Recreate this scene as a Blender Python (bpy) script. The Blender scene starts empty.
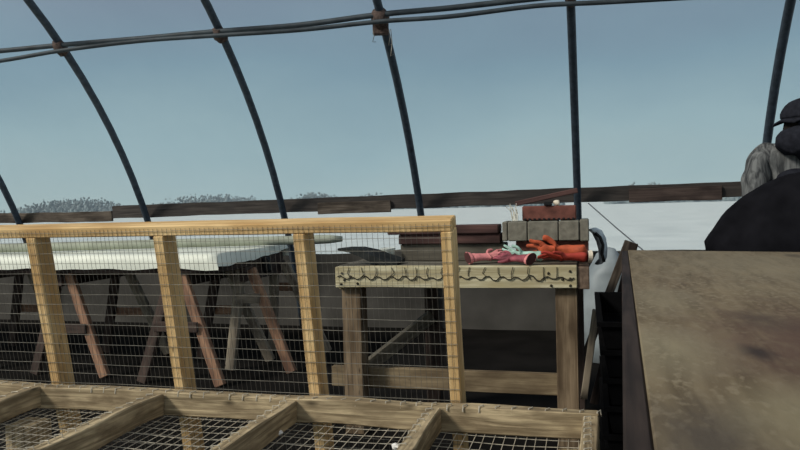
import bpy, bmesh, math, random
from mathutils import Vector, Matrix, noise
random.seed(7)
S = bpy.context.scene
COL = S.collection
V = Vector
EYE = 1.02

# ------------------------------------------------------------------ camera
cam_d = bpy.data.cameras.new('camera'); cam = bpy.data.objects.new('camera', cam_d); COL.objects.link(cam)
cam_d.sensor_width = 36; cam_d.lens = 31.5; cam_d.clip_start = 0.02; cam_d.clip_end = 3000
CM = (Matrix.Translation((0, 0, EYE)) @ Matrix.Rotation(math.radians(15), 4, 'Z')
      @ Matrix.Rotation(math.radians(90 - 1.64), 4, 'X') @ Matrix.Rotation(math.radians(-1.5), 4, 'Z'))
cam.matrix_world = CM
S.camera = cam
R3 = CM.to_3x3()
def ray(px, py): return R3 @ V(((px - 400) / 700, -(py - 225) / 700, -1))
def at(px, py, Y):            # point of the plane y = Y seen at a pixel of the photograph
    r = ray(px, py); return V((0, 0, EYE)) + r * (Y / r.y)
def atz(px, py, Z):           # point of the height Z
    r = ray(px, py); return V((0, 0, EYE)) + r * ((Z - EYE) / r.z)

# ------------------------------------------------------------------ materials
def newmat(name):
    m = bpy.data.materials.new(name); m.use_nodes = True
    nt = m.node_tree; nt.nodes.clear()
    out = nt.nodes.new('ShaderNodeOutputMaterial')
    return m, nt, out
def N(nt, t, **kw):
    n = nt.nodes.new(t)
    for k, v in kw.items(): setattr(n, k, v)
    return n
def ramp(nt, stops):
    r = N(nt, 'ShaderNodeValToRGB'); e = r.color_ramp.elements
    while len(e) < len(stops): e.new(0.5)
    for i, (p, c) in enumerate(stops):
        e[i].position = p; e[i].color = (*c, 1)
    return r
def coords(nt, scale):
    tc = N(nt, 'ShaderNodeTexCoord'); oi = N(nt, 'ShaderNodeObjectInfo')
    ad = N(nt, 'ShaderNodeVectorMath', operation='ADD'); mu = N(nt, 'ShaderNodeVectorMath', operation='MULTIPLY')
    sc = N(nt, 'ShaderNodeMath', operation='MULTIPLY'); sc.inputs[1].default_value = 37.0
    nt.links.new(oi.outputs['Random'], sc.inputs[0])
    nt.links.new(tc.outputs['Object'], ad.inputs[0]); nt.links.new(sc.outputs[0], ad.inputs[1])
    mu.inputs[1].default_value = scale
    nt.links.new(ad.outputs[0], mu.inputs[0])
    return mu
def wood(name, light, dark, spot=None, rough=0.8, grain=1.0, knots=0.0, blotch=1.0, bump=0.35):
    """grain runs along local X"""
    m, nt, out = newmat(name)
    b = N(nt, 'ShaderNodeBsdfPrincipled'); b.inputs['Roughness'].default_value = rough
    b.inputs['Specular IOR Level'].default_value = 0.2
    c1 = coords(nt, (3 * grain, 60 * grain, 60 * grain))
    n1 = N(nt, 'ShaderNodeTexNoise'); n1.inputs['Scale'].default_value = 1.0; n1.inputs['Detail'].default_value = 6; n1.inputs['Distortion'].default_value = 0.6
    nt.links.new(c1.outputs[0], n1.inputs['Vector'])
    r1 = ramp(nt, [(0.32, dark), (0.62, light)])
    nt.links.new(n1.outputs['Fac'], r1.inputs[0])
    c2 = coords(nt, (5 * blotch, 14 * blotch, 14 * blotch))
    n2 = N(nt, 'ShaderNodeTexNoise'); n2.inputs['Scale'].default_value = 1.0; n2.inputs['Detail'].default_value = 5
    nt.links.new(c2.outputs[0], n2.inputs['Vector'])
    r2 = ramp(nt, [(0.42, (0, 0, 0)), (0.68, (1, 1, 1))])
    nt.links.new(n2.outputs['Fac'], r2.inputs[0])
    mx = N(nt, 'ShaderNodeMix', data_type='RGBA')
    sp = spot or tuple(d * 0.7 for d in dark)
    nt.links.new(r2.outputs[0], mx.inputs[0]); nt.links.new(r1.outputs[0], mx.inputs[6]); mx.inputs[7].default_value = (*sp, 1)
    last = mx.outputs[2]
    if knots:
        c3 = coords(nt, (9, 22, 22))
        vo = N(nt, 'ShaderNodeTexVoronoi'); vo.inputs['Scale'].default_value = 1.0
        nt.links.new(c3.outputs[0], vo.inputs['Vector'])
        r3 = ramp(nt, [(0.0, (1, 1, 1)), (knots, (0, 0, 0))])
        nt.links.new(vo.outputs['Distance'], r3.inputs[0])
        m2 = N(nt, 'ShaderNodeMix', data_type='RGBA')
        nt.links.new(r3.outputs[0], m2.inputs[0]); nt.links.new(last, m2.inputs[6]); m2.inputs[7].default_value = (*[d * 0.35 for d in dark], 1)
        last = m2.outputs[2]
    nt.links.new(last, b.inputs['Base Color'])
    bp = N(nt, 'ShaderNodeBump'); bp.inputs['Strength'].default_value = bump; bp.inputs['Distance'].default_value = 0.004
    nt.links.new(n1.outputs['Fac'], bp.inputs['Height']); nt.links.new(bp.outputs[0], b.inputs['Normal'])
    nt.links.new(b.outputs[0], out.inputs[0])
    return m
def plain(name, c, rough=0.6, metal=0.0, var=0.25, scale=18, bump=0.0, spec=0.3, trans=None):
    m, nt, out = newmat(name)
    b = N(nt, 'ShaderNodeBsdfPrincipled'); b.inputs['Roughness'].default_value = rough; b.inputs['Metallic'].default_value = metal
    b.inputs['Specular IOR Level'].default_value = spec
    cc = coords(nt, (scale, scale, scale))
    n1 = N(nt, 'ShaderNodeTexNoise'); n1.inputs['Scale'].default_value = 1.0; n1.inputs['Detail'].default_value = 5
    nt.links.new(cc.outputs[0], n1.inputs['Vector'])
    r = ramp(nt, [(0.3, tuple(x * (1 - var) for x in c)), (0.7, tuple(min(1, x * (1 + var)) for x in c))])
    nt.links.new(n1.outputs['Fac'], r.inputs[0]); nt.links.new(r.outputs[0], b.inputs['Base Color'])
    if bump:
        bp = N(nt, 'ShaderNodeBump'); bp.inputs['Strength'].default_value = bump; bp.inputs['Distance'].default_value = 0.01
        nt.links.new(n1.outputs['Fac'], bp.inputs['Height']); nt.links.new(bp.outputs[0], b.inputs['Normal'])
    if trans:
        tr = N(nt, 'ShaderNodeBsdfTransparent'); ms = N(nt, 'ShaderNodeMixShader'); ms.inputs[0].default_value = trans
        nt.links.new(b.outputs[0], ms.inputs[1]); nt.links.new(tr.outputs[0], ms.inputs[2]); nt.links.new(ms.outputs[0], out.inputs[0])
    else:
        nt.links.new(b.outputs[0], out.inputs[0])
    return m

M = {}
M['fresh'] = wood('fresh_pine', (0.78, 0.56, 0.29), (0.54, 0.34, 0.14), (0.48, 0.29, 0.12), knots=0.12)
M['grey_wood'] = wood('weathered_bench_wood', (0.54, 0.43, 0.27), (0.16, 0.12, 0.07), (0.20, 0.15, 0.09), knots=0.22, blotch=2.2, bump=0.8, grain=1.3)
M['apron'] = wood('pale_apron_wood', (0.60, 0.55, 0.38), (0.32, 0.27, 0.16), (0.40, 0.34, 0.20), knots=0.14, blotch=2.0, bump=0.6)
M['table_leg'] = wood('table_leg_wood', (0.27, 0.20, 0.13), (0.12, 0.082, 0.05), knots=0.16, bump=0.7)
M['stretcher'] = wood('stretcher_wood', (0.27, 0.21, 0.13), (0.14, 0.10, 0.06), knots=0.10)
M['end_wood'] = wood('reddish_end_wood', (0.21, 0.15, 0.11), (0.11, 0.075, 0.055))
M['horse'] = wood('sawhorse_wood', (0.36, 0.21, 0.13), (0.20, 0.11, 0.075))
M['horse_dark'] = wood('dark_sawhorse_wood', (0.085, 0.058, 0.048), (0.04, 0.028, 0.024))
M['horse_pale'] = wood('pale_leg_wood', (0.34, 0.29, 0.22), (0.19, 0.155, 0.12))
M['hip'] = wood('hip_board_wood', (0.085, 0.072, 0.064), (0.035, 0.029, 0.027), (0.05, 0.043, 0.040))
M['hip_grey'] = wood('grey_hip_wood', (0.15, 0.12, 0.095), (0.05, 0.038, 0.03))
M['hip_red'] = wood('reddish_hip_wood', (0.105, 0.075, 0.064), (0.05, 0.035, 0.031))
M['dark_board'] = wood('dark_board_wood', (0.042, 0.029, 0.024), (0.018, 0.012, 0.010))
M['redbrown'] = wood('red_brown_plank', (0.10, 0.052, 0.046), (0.05, 0.027, 0.025))
M['brick'] = plain('red_brown_brick', (0.135, 0.05, 0.038), 0.9, var=0.4, scale=25, bump=0.4)
M['block'] = plain('grey_concrete', (0.165, 0.155, 0.125), 0.95, var=0.25, scale=40, bump=0.4)
M['graybox'] = wood('grey_plank', (0.15, 0.135, 0.105), (0.085, 0.075, 0.06))
M['pipe'] = plain('galvanised_hoop_pipe', (0.05, 0.065, 0.085), 0.55, 0.3, var=0.3, scale=30)
M['purlin'] = plain('grey_purlin_pipe', (0.035, 0.046, 0.055), 0.6, 0.1, var=0.3, scale=12)
M['rust'] = plain('rusty_clamp', (0.075, 0.052, 0.045), 0.9, 0.0, var=0.5, scale=60, bump=0.3)
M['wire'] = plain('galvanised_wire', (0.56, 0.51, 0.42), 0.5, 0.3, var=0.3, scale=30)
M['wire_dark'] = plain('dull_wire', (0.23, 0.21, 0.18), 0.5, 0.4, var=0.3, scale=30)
M['wire_up'] = plain('dark_grey_wire', (0.09, 0.085, 0.075), 0.7, 0.2, var=0.3, scale=30)
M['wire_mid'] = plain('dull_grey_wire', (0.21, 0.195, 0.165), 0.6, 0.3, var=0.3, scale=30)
M['netting'] = plain('dark_netting_wire', (0.035, 0.03, 0.02), 0.7, 0.2)
M['sheet'] = plain('white_plastic_sheet', (0.80, 0.82, 0.72), 0.5, var=0.07, scale=7, bump=0.15)
M['roll'] = plain('grey_green_roll', (0.36, 0.38, 0.30), 0.6, var=0.25, scale=9, bump=0.2)
M['black'] = plain('black_plastic', (0.012, 0.012, 0.013), 0.6, var=0.3, spec=0.15)
M['tray'] = plain('black_tray_plastic', (0.0045, 0.0045, 0.005), 0.9, var=0.3, spec=0.02)
M['coat'] = plain('black_coat_cloth', (0.008, 0.008, 0.010), 0.95, var=0.3, scale=12, spec=0.02)
M['cap'] = plain('dark_cap_cloth', (0.017, 0.018, 0.024), 0.95, var=0.3, scale=40, spec=0.05)
M['trouser'] = plain('dark_trouser_cloth', (0.02, 0.02, 0.026), 0.95, spec=0.05)
M['skin'] = plain('skin', (0.30, 0.17, 0.12), 0.6, var=0.1)
M['hair'] = plain('dark_hair_and_cover', (0.02, 0.016, 0.014), 0.95, spec=0.05, scale=80, bump=0.4)  # hair, also the cover added to darken the face
M['eye'] = plain('eye', (0.3, 0.3, 0.3), 0.3, var=0.02)
M['boot'] = plain('boot_leather', (0.03, 0.022, 0.018), 0.7)
M['orange'] = plain('orange_red_glove', (0.44, 0.085, 0.035), 0.7, var=0.3, scale=30, bump=0.2)
M['red'] = plain('red_glove', (0.38, 0.045, 0.03), 0.7, var=0.3, scale=30, bump=0.2)
M['pink'] = plain('pink_glove', (0.62, 0.22, 0.22), 0.8, var=0.3, scale=40, bump=0.2)
M['magenta'] = plain('dusky_pink_glove', (0.28, 0.07, 0.09), 0.8, var=0.7, scale=18, bump=0.2)
M['mint'] = plain('mint_glove', (0.34, 0.52, 0.45), 0.8, var=0.45, scale=30, bump=0.2)
M['inside'] = plain('cuff_hole_shade', (0.06, 0.02, 0.02), 0.9)  # shade of the open cuff holes, put into the colour
M['cream'] = plain('cream_cuff', (0.7, 0.62, 0.5), 0.8)
M['flap'] = plain('dark_grey_rubber', (0.018, 0.02, 0.02), 0.7, var=0.4, spec=0.1)
M['tub'] = plain('milky_plastic', (0.62, 0.66, 0.62), 0.4, var=0.12, trans=0.25)
M['bag'] = plain('pale_blue_plastic', (0.42, 0.47, 0.5), 0.35, var=0.3, scale=30, bump=0.4)
M['tarp'] = plain('blue_grey_plastic', (0.22, 0.25, 0.265), 0.5, var=0.3, scale=5, bump=0.3)
M['straw'] = plain('dry_pale_straw', (0.68, 0.66, 0.58), 0.8, var=0.2)
M['cord'] = plain('grey_cord', (0.12, 0.13, 0.15), 0.8)
M['white'] = plain('white_scrap', (0.85, 0.83, 0.8), 0.7, var=0.1)
M['tan'] = plain('tan_offcut', (0.45, 0.3, 0.18), 0.8)

def snow_mat():
    m, nt, out = newmat('snow_ground')
    b = N(nt, 'ShaderNodeBsdfDiffuse')
    tc = N(nt, 'ShaderNodeTexCoord'); n1 = N(nt, 'ShaderNodeTexNoise'); n1.inputs['Scale'].default_value = 0.6; n1.inputs['Detail'].default_value = 6
    nt.links.new(tc.outputs['Object'], n1.inputs['Vector'])
    r = ramp(nt, [(0.3, (0.50, 0.55, 0.55)), (0.7, (0.68, 0.74, 0.73))])
    nt.links.new(n1.outputs['Fac'], r.inputs[0]); nt.links.new(r.outputs[0], b.inputs[0]); nt.links.new(b.outputs[0], out.inputs[0])
    return m
M['snow'] = snow_mat()
def floor_mat():
    m, nt, out = newmat('black_ground_fabric')
    b = N(nt, 'ShaderNodeBsdfPrincipled'); b.inputs['Roughness'].default_value = 0.9; b.inputs['Specular IOR Level'].default_value = 0.05
    tc = N(nt, 'ShaderNodeTexCoord'); n1 = N(nt, 'ShaderNodeTexNoise'); n1.inputs['Scale'].default_value = 3; n1.inputs['Detail'].default_value = 8
    nt.links.new(tc.outputs['Object'], n1.inputs['Vector'])
    r = ramp(nt, [(0.35, (0.006, 0.0055, 0.005)), (0.75, (0.014, 0.0125, 0.0115))])
    nt.links.new(n1.outputs['Fac'], r.inputs[0]); nt.links.new(r.outputs[0], b.inputs['Base Color']); nt.links.new(b.outputs[0], out.inputs[0])
    return m
M['floor'] = floor_mat()
def film_mat(name, clear, tint, scatter):
    m, nt, out = newmat(name)
    tr = N(nt, 'ShaderNodeBsdfTransparent'); tr.inputs[0].default_value = (*tint, 1)
    tl = N(nt, 'ShaderNodeBsdfTranslucent')
    tc = N(nt, 'ShaderNodeTexCoord'); n1 = N(nt, 'ShaderNodeTexNoise'); n1.inputs['Scale'].default_value = 0.9; n1.inputs['Detail'].default_value = 4
    nt.links.new(tc.outputs['Object'], n1.inputs['Vector'])
    r = ramp(nt, [(0.3, tuple(s * 0.85 for s in scatter)), (0.7, scatter)])
    nt.links.new(n1.outputs['Fac'], r.inputs[0]); nt.links.new(r.outputs[0], tl.inputs[0])
    mx = N(nt, 'ShaderNodeMixShader'); mx.inputs[0].default_value = 1 - clear
    nt.links.new(tr.outputs[0], mx.inputs[1]); nt.links.new(tl.outputs[0], mx.inputs[2]); nt.links.new(mx.outputs[0], out.inputs[0])
    return m
M['film'] = film_mat('clear_poly_film', 0.62, (0.98, 0.99, 0.99), (0.72, 0.76, 0.78))
M['skirt'] = plain('dark_grey_tarp', (0.082, 0.077, 0.070), 0.8, var=0.35, scale=2.5, bump=0.2, spec=0.15)
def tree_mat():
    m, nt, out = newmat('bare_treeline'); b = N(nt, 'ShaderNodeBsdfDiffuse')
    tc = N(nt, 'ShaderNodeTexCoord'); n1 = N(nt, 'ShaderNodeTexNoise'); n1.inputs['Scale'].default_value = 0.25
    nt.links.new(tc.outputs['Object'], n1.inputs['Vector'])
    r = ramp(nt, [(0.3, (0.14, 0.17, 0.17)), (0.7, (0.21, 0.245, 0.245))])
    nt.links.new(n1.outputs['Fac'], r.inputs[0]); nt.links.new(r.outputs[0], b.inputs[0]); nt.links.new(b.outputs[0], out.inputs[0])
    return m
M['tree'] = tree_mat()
PLY_STAINS = [(-0.66, 0.36, 0.50, (0.085, 0.045, 0.035), 1.0), (-0.72, 0.455, 0.055, (0.03, 0.022, 0.02), 1.0), (-0.42, 0.40, 0.13, (0.06, 0.045, 0.035), 0.7), (-1.13, 0.565, 0.17, (0.055, 0.045, 0.04), 0.9),
              (-0.72, 0.575, 0.20, (0.27, 0.235, 0.155), 0.7), (-0.2, 0.56, 0.24, (0.25, 0.215, 0.145), 0.6), (-1.02, 0.47, 0.16, (0.26, 0.225, 0.14), 0.7), (0.75, 0.2, 0.9, (0.21, 0.18, 0.125), 0.7), (1.1, 0.02, 0.10, (0.06, 0.05, 0.04), 0.8)]
def ply_mat():
    m, nt, out = newmat('stained_plywood')
    b = N(nt, 'ShaderNodeBsdfPrincipled'); b.inputs['Roughness'].default_value = 0.75; b.inputs['Specular IOR Level'].default_value = 0.15
    def nz(scale, det, dist=0.0):
        c = coords(nt, scale); n = N(nt, 'ShaderNodeTexNoise'); n.inputs['Scale'].default_value = 1; n.inputs['Detail'].default_value = det; n.inputs['Distortion'].default_value = dist
        nt.links.new(c.outputs[0], n.inputs['Vector']); return n
    g = nz((4, 30, 30), 8, 0.5); r1 = ramp(nt, [(0.3, (0.105, 0.078, 0.046)), (0.7, (0.235, 0.185, 0.115))]); nt.links.new(g.outputs['Fac'], r1.inputs[0])
    s = nz((2.2, 2.6, 2), 5, 0.4); r2 = ramp(nt, [(0.50, (0, 0, 0)), (0.85, (0.6, 0.6, 0.6))]); nt.links.new(s.outputs['Fac'], r2.inputs[0])
    mx = N(nt, 'ShaderNodeMix', data_type='RGBA'); nt.links.new(r2.outputs[0], mx.inputs[0]); nt.links.new(r1.outputs[0], mx.inputs[6]); mx.inputs[7].default_value = (0.085, 0.052, 0.038, 1)
    f = nz((45, 90, 60), 6); r3 = ramp(nt, [(0.50, (0, 0, 0)), (0.66, (1, 1, 1))]); nt.links.new(f.outputs['Fac'], r3.inputs[0])
    m2 = N(nt, 'ShaderNodeMix', data_type='RGBA'); nt.links.new(r3.outputs[0], m2.inputs[0]); nt.links.new(mx.outputs[2], m2.inputs[6]); m2.inputs[7].default_value = (0.215, 0.172, 0.112, 1)
    last = m2.outputs[2]
    tc = N(nt, 'ShaderNodeTexCoord'); wob = nz((9, 18, 9), 6, 0.5)
    for cx, cy, rad, col, amt in PLY_STAINS:      # spilled, soaked-in stains
        di = N(nt, 'ShaderNodeVectorMath', operation='DISTANCE'); di.inputs[1].default_value = (cx, cy * 2.5, 0.009)
        st = N(nt, 'ShaderNodeVectorMath', operation='MULTIPLY'); st.inputs[1].default_value = (1, 2.5, 1); nt.links.new(tc.outputs['Object'], st.inputs[0]); nt.links.new(st.outputs[0], di.inputs[0])
        dv = N(nt, 'ShaderNodeMath', operation='DIVIDE'); dv.inputs[1].default_value = rad; nt.links.new(di.outputs['Value'], dv.inputs[0])
        ad = N(nt, 'ShaderNodeMath', operation='MULTIPLY_ADD'); ad.inputs[1].default_value = 1.6; nt.links.new(wob.outputs['Fac'], ad.inputs[0]); nt.links.new(dv.outputs[0], ad.inputs[2])
        rr = ramp(nt, [(0.0, (amt, amt, amt)), (0.5, (amt * .8, amt * .8, amt * .8)), (1.0, (0, 0, 0))])
        hf = N(nt, 'ShaderNodeMath', operation='MULTIPLY'); hf.inputs[1].default_value = 0.5; nt.links.new(ad.outputs[0], hf.inputs[0]); nt.links.new(hf.outputs[0], rr.inputs[0])
        m3 = N(nt, 'ShaderNodeMix', data_type='RGBA'); nt.links.new(rr.outputs[0], m3.inputs[0]); nt.links.new(last, m3.inputs[6]); m3.inputs[7].default_value = (*col, 1)
        last = m3.outputs[2]
    nt.links.new(last, b.inputs['Base Color'])
    bp = N(nt, 'ShaderNodeBump'); bp.inputs['Strength'].default_value = 0.25; bp.inputs['Distance'].default_value = 0.004
    nt.links.new(f.outputs['Fac'], bp.inputs['Height']); nt.links.new(bp.outputs[0], b.inputs['Normal'])
    nt.links.new(b.outputs[0], out.inputs[0]); return m
M['ply'] = ply_mat()
def knit_mat():
    m, nt, out = newmat('grey_ribbed_jacket')
    b = N(nt, 'ShaderNodeBsdfPrincipled'); b.inputs['Roughness'].default_value = 0.95; b.inputs['Specular IOR Level'].default_value = 0.05
    c = coords(nt, (40, 40, 5)); n = N(nt, 'ShaderNodeTexNoise'); n.inputs['Scale'].default_value = 1; n.inputs['Detail'].default_value = 4; n.inputs['Distortion'].default_value = 0.8
    nt.links.new(c.outputs[0], n.inputs['Vector'])
    r = ramp(nt, [(0.36, (0.045, 0.047, 0.05)), (0.62, (0.17, 0.175, 0.175))]); nt.links.new(n.outputs['Fac'], r.inputs[0])
    nt.links.new(r.outputs[0], b.inputs['Base Color'])
    bp = N(nt, 'ShaderNodeBump'); bp.inputs['Strength'].default_value = 0.6; bp.inputs['Distance'].default_value = 0.01
    nt.links.new(n.outputs['Fac'], bp.inputs['Height']); nt.links.new(bp.outputs[0], b.inputs['Normal'])
    nt.links.new(b.outputs[0], out.inputs[0]); return m
M['knit'] = knit_mat()

# ------------------------------------------------------------------ object helpers
def tag(o, label=None, cat=None, group=None, kind=None):
    if label: o['label'] = label
    if cat: o['category'] = cat
    if group: o['group'] = group
    if kind: o['kind'] = kind
    return o
def thing(name, loc, label, cat, group=None):
    o = bpy.data.objects.new(name, None); COL.objects.link(o); o.location = loc; o.empty_display_size = 0.1
    return tag(o, label, cat, group)
def wpos(o):
    p = V((0, 0, 0))
    while o: p += o.location; o = o.parent
    return p
def link(name, me, mat, mtx=None, parent=None, smooth=False):
    o = bpy.data.objects.new(name, me); COL.objects.link(o)
    if mat is not None and not me.materials: me.materials.append(mat)
    if smooth:
        for p in me.polygons: p.use_smooth = True
    mtx = mtx.copy() if mtx else Matrix()
    if parent:
        o.parent = parent
        pm = Matrix.Translation(parent.location)
        if parent.parent: pm = Matrix.Translation(parent.parent.location) @ parent.matrix_basis
        elif parent.type == 'MESH': pm = parent.matrix_basis
        o.matrix_basis = pm.inverted() @ mtx
    else:
        o.matrix_basis = mtx
    return o
def from_bm(name, bm, mat, parent=None, smooth=False, mtx=None):
    bmesh.ops.recalc_face_normals(bm, faces=bm.faces)
    me = bpy.data.meshes.new(name); bm.to_mesh(me); bm.free()
    return link(name, me, mat, mtx, parent, smooth)
def box_mesh(L, w, h, bev=0.003, rough=0.0, seg=1):
    bm = bmesh.new(); bmesh.ops.create_cube(bm, size=1)
    bmesh.ops.scale(bm, vec=(L, w, h), verts=bm.verts)
    if rough:
        bmesh.ops.subdivide_edges(bm, edges=[e for e in bm.edges if abs((e.verts[0].co - e.verts[1].co).x) > L * 0.5], cuts=max(2, int(L / 0.08)))
        off = V((random.random() * 50, 0, 0))
        for v in bm.verts: v.co += V((0, noise.noise(v.co * 4 + off), noise.noise(v.co * 4 - off))) * rough
    bevel = min(bev, w * 0.2, h * 0.2)
    if bevel > 0:
        es = [e for e in bm.edges if len(e.link_faces) == 2 and e.calc_face_angle(0) > 0.8]
        bmesh.ops.bevel(bm, geom=es, offset=bevel, segments=seg, affect='EDGES', profile=0.6)
    me = bpy.data.meshes.new('board'); bmesh.ops.recalc_face_normals(bm, faces=bm.faces); bm.to_mesh(me); bm.free()
    return me
def axes(p0, p1, up):
    x = (p1 - p0).normalized(); up = V(up)
    y = up.cross(x).normalized(); z = x.cross(y)
    m = Matrix((x, y, z)).transposed().to_4x4(); m.translation = (p0 + p1) / 2
    return m
def beam(name, p0, p1, w, h, mat, parent=None, up=(0, 0, 1), bev=0.003, rough=0.0):
    """board from p0 to p1 (centre line); h along `up`, w across"""
    p0, p1 = V(p0), V(p1)
    return link(name, box_mesh((p1 - p0).length, w, h, bev, rough), mat, axes(p0, p1, up), parent)
def box(name, c, sx, sy, sz, mat, parent=None, rz=0, bev=0.004):
    return link(name, box_mesh(sx, sy, sz, bev), mat, Matrix.Translation(V(c)) @ Matrix.Rotation(rz, 4, 'Z'), parent)
def tube_bm(bm, pts, r, n=10, cap=True, closed=False):
    pts = [V(p) for p in pts]; rings = []; up = None
    rr = r if isinstance(r, (list, tuple)) else [r] * len(pts)
    for i, p in enumerate(pts):
        a = pts[max(i - 1, 0)]; b = pts[min(i + 1, len(pts) - 1)]
        t = (b - a).normalized()
        if up is None: up = t.orthogonal().normalized()
        up = (up - t * up.dot(t)).normalized()
        s = t.cross(up)
        rings.append([bm.verts.new(p + (up * math.cos(2 * math.pi * k / n) + s * math.sin(2 * math.pi * k / n)) * rr[i]) for k in range(n)])
    for a, b in zip(rings, rings[1:]):
        for k in range(n): bm.faces.new((a[k], a[(k + 1) % n], b[(k + 1) % n], b[k]))
    if cap:
        bm.faces.new(list(reversed(rings[0]))); bm.faces.new(rings[-1])
def tube(name, pts, r, mat, parent=None, n=10):
    bm = bmesh.new(); tube_bm(bm, pts, r, n); return from_bm(name, bm, mat, parent, True)
def skin(name, verts, edges, mat, parent=None, sub=2, root=0, zscale=1.0, mtx=None, jitter=0.0, jscale=10):
    """continuous body grown over a skeleton: verts = [(pos, radius or (rx, ry))]"""
    me = bpy.data.meshes.new(name); me.from_pydata([tuple(p) for p, r in verts], edges, [])
    o = bpy.data.objects.new(name, me); COL.objects.link(o)
    md = o.modifiers.new('s', 'SKIN'); md.use_smooth_shade = True; md.branch_smoothing = 0.6
    sv = me.skin_vertices[0].data
    for i, (p, r) in enumerate(verts):
        sv[i].radius = r if isinstance(r, tuple) else (r, r); sv[i].use_root = (i == root)
    ms = o.modifiers.new('u', 'SUBSURF'); ms.levels = sub; ms.render_levels = sub
    dg = bpy.context.evaluated_depsgraph_get(); dg.update()
    nm = bpy.data.meshes.new_from_object(o.evaluated_get(dg))
    bpy.data.objects.remove(o)
    for v in nm.vertices:
        if jitter: v.co += V((noise.noise(v.co * jscale), noise.noise(v.co * jscale + V((9, 0, 0))), noise.noise(v.co * jscale + V((0, 9, 0))))) * jitter
        v.co.z *= zscale
    nm.name = name; nm.materials.clear()
    return link(name, nm, mat, mtx, parent, True)

# ------------------------------------------------------------------ tunnel geometry (cross-section in the y-z plane)
CY, CZ, CR = 1.598, EYE - 1.74, 4.00
def arc(a, dr=0.0): return (CY + (CR + dr) * math.cos(a), CZ + (CR + dr) * math.sin(a))
def ang(z, dr=0.0): return math.asin((z - CZ) / (CR + dr))
def shell(name, a0, a1, dr, mat, x0=-9, x1=5.5, n=40, nx=14, wav=0.0, kind='structure'):
    bm = bmesh.new(); g = []
    for i in range(n + 1):
        a = a0 + (a1 - a0) * i / n; row = []
        for j in range(nx + 1):
            x = x0 + (x1 - x0) * j / nx
            y, z = arc(a, dr + wav * noise.noise(V((x * 1.5, a * 9, 0))))
            if wav and i == n: z += wav * 1.5 * noise.noise(V((x * 1.1, 3, 1)))
            row.append(bm.verts.new((x, y, z)))
        g.append(row)
    for i in range(n):
        for j in range(nx): bm.faces.new((g[i][j], g[i][j + 1], g[i + 1][j + 1], g[i + 1][j]))
    o = from_bm(name, bm, mat, None, True); o['kind'] = kind
    return o
A_G = ang(0); A_H = ang(EYE + 0.02)
shell('ceiling', A_H, math.pi - A_G, 0.14, M['film'], n=60, nx=4)
shell('wall_back', ang(-0.02, 0.14), A_H, 0.14, M['film'], n=8, nx=4)
shell('wall_skirt', ang(-0.02, 0.06), ang(EYE - 0.40), 0.06, M['skirt'], n=10, nx=90, wav=0.03)

bm = bmesh.new()
fy0, fy1 = arc(math.pi - A_G, 0.13)[0], arc(A_G, 0.13)[0]
for x, y in ((-9, fy0), (5.5, fy0), (5.5, fy1), (-9, fy1)): bm.verts.new((x, y, 0))
bm.faces.new(bm.verts); o = from_bm('floor', bm, M['floor']); o['kind'] = 'structure'
bm = bmesh.new()
bmesh.ops.create_grid(bm, x_segments=2, y_segments=2, size=900)
bmesh.ops.translate(bm, vec=(0, 0, -0.03), verts=bm.verts)
o = from_bm('ground', bm, M['snow']); o['kind'] = 'structure'

# treeline far beyond the field
tb = bmesh.new(); bmesh.ops.create_icosphere(tb, subdivisions=1, radius=1); tb.verts.ensure_lookup_table()
TV = [v.co.copy() for v in tb.verts]; TF = [[v.index for v in f.verts] for f in tb.faces]; tb.free()
tv, tf = [], []
def clump(px0, px1, y_top, n, dist=170.0):
    for k in range(n):
        px = random.uniform(px0, px1); e = 1 - abs((px - px0) / (px1 - px0) * 2 - 1) ** 2.2
        base = at(px, 205, dist); base.z = 0
        dz = dist * 0.00155 * (213 - 0.027 * px - y_top) * (0.3 + 0.7 * e) * random.uniform(0.5, 1.08)
        h = max(1.2, dz)
        for q in range(14):                  # one bare tree: a column of small ragged tufts
            u_ = random.random(); w = (1.0 - 0.7 * u_) * random.uniform(0.35, 0.9)
            c_ = base + V((random.uniform(-1.3, 1.3) * (1.1 - u_), random.uniform(-6, 6), h * (0.08 + 0.86 * u_)))
            i0 = len(tv)
            for v in TV: tv.append(tuple(c_ + V((v.x * w * random.uniform(.6, 1.3), v.y * w, v.z * w * random.uniform(.7, 1.7)))))
            tf.extend([[i0 + i for i in f] for f in TF])
for args in ((-60, -5, 194, 60), (22, 128, 189, 200), (150, 280, 187, 240), (284, 350, 185, 130), (352, 400, 186, 90), (402, 500, 187, 160), (500, 560, 191, 60), (610, 680, 177, 100), (690, 760, 177, 100)):
    clump(*args)
tm = bpy.data.meshes.new('distant_treeline'); tm.from_pydata(tv, [], tf)
tag(link('distant_treeline', tm, M['tree']), 'hazy grey treeline beyond the plastic film, above the long board', 'trees', kind='stuff')

# ------------------------------------------------------------------ hoops
hoop_labels = [
    'dark bowed greenhouse hoop cut by the left photo edge, leftmost of six',
    'dark bowed greenhouse hoop ending above the second pine post of the mesh panel',
    'dark bowed greenhouse hoop ending just left of the third pine post',
    'dark bowed greenhouse hoop with the reddish rag-wrapped clamp at the purlin',
    'dark near-vertical greenhouse hoop rising behind the block stack on the work table',
    'dark greenhouse hoop rising behind the grey-sleeved person',
]
HX = [-4.97, -3.64, -2.37, -1.235, -0.066, 1.135]
a_p = ang(EYE + 1.19)
PU = [(-70, 56.5), (0, 51), (62, 45), (140, 38.5), (217, 31.5), (300, 25), (380, 14.5), (450, 8), (535, -1.5), (640, -12), (760, -24), (860, -33), (1200, -62)]
def pu_y(x):
    for (x0, y0), (x1, y1) in zip(PU, PU[1:]):
        if x0 <= x <= x1: return y0 + (y1 - y0) * (x - x0) / (x1 - x0)
    return 1e6
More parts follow.
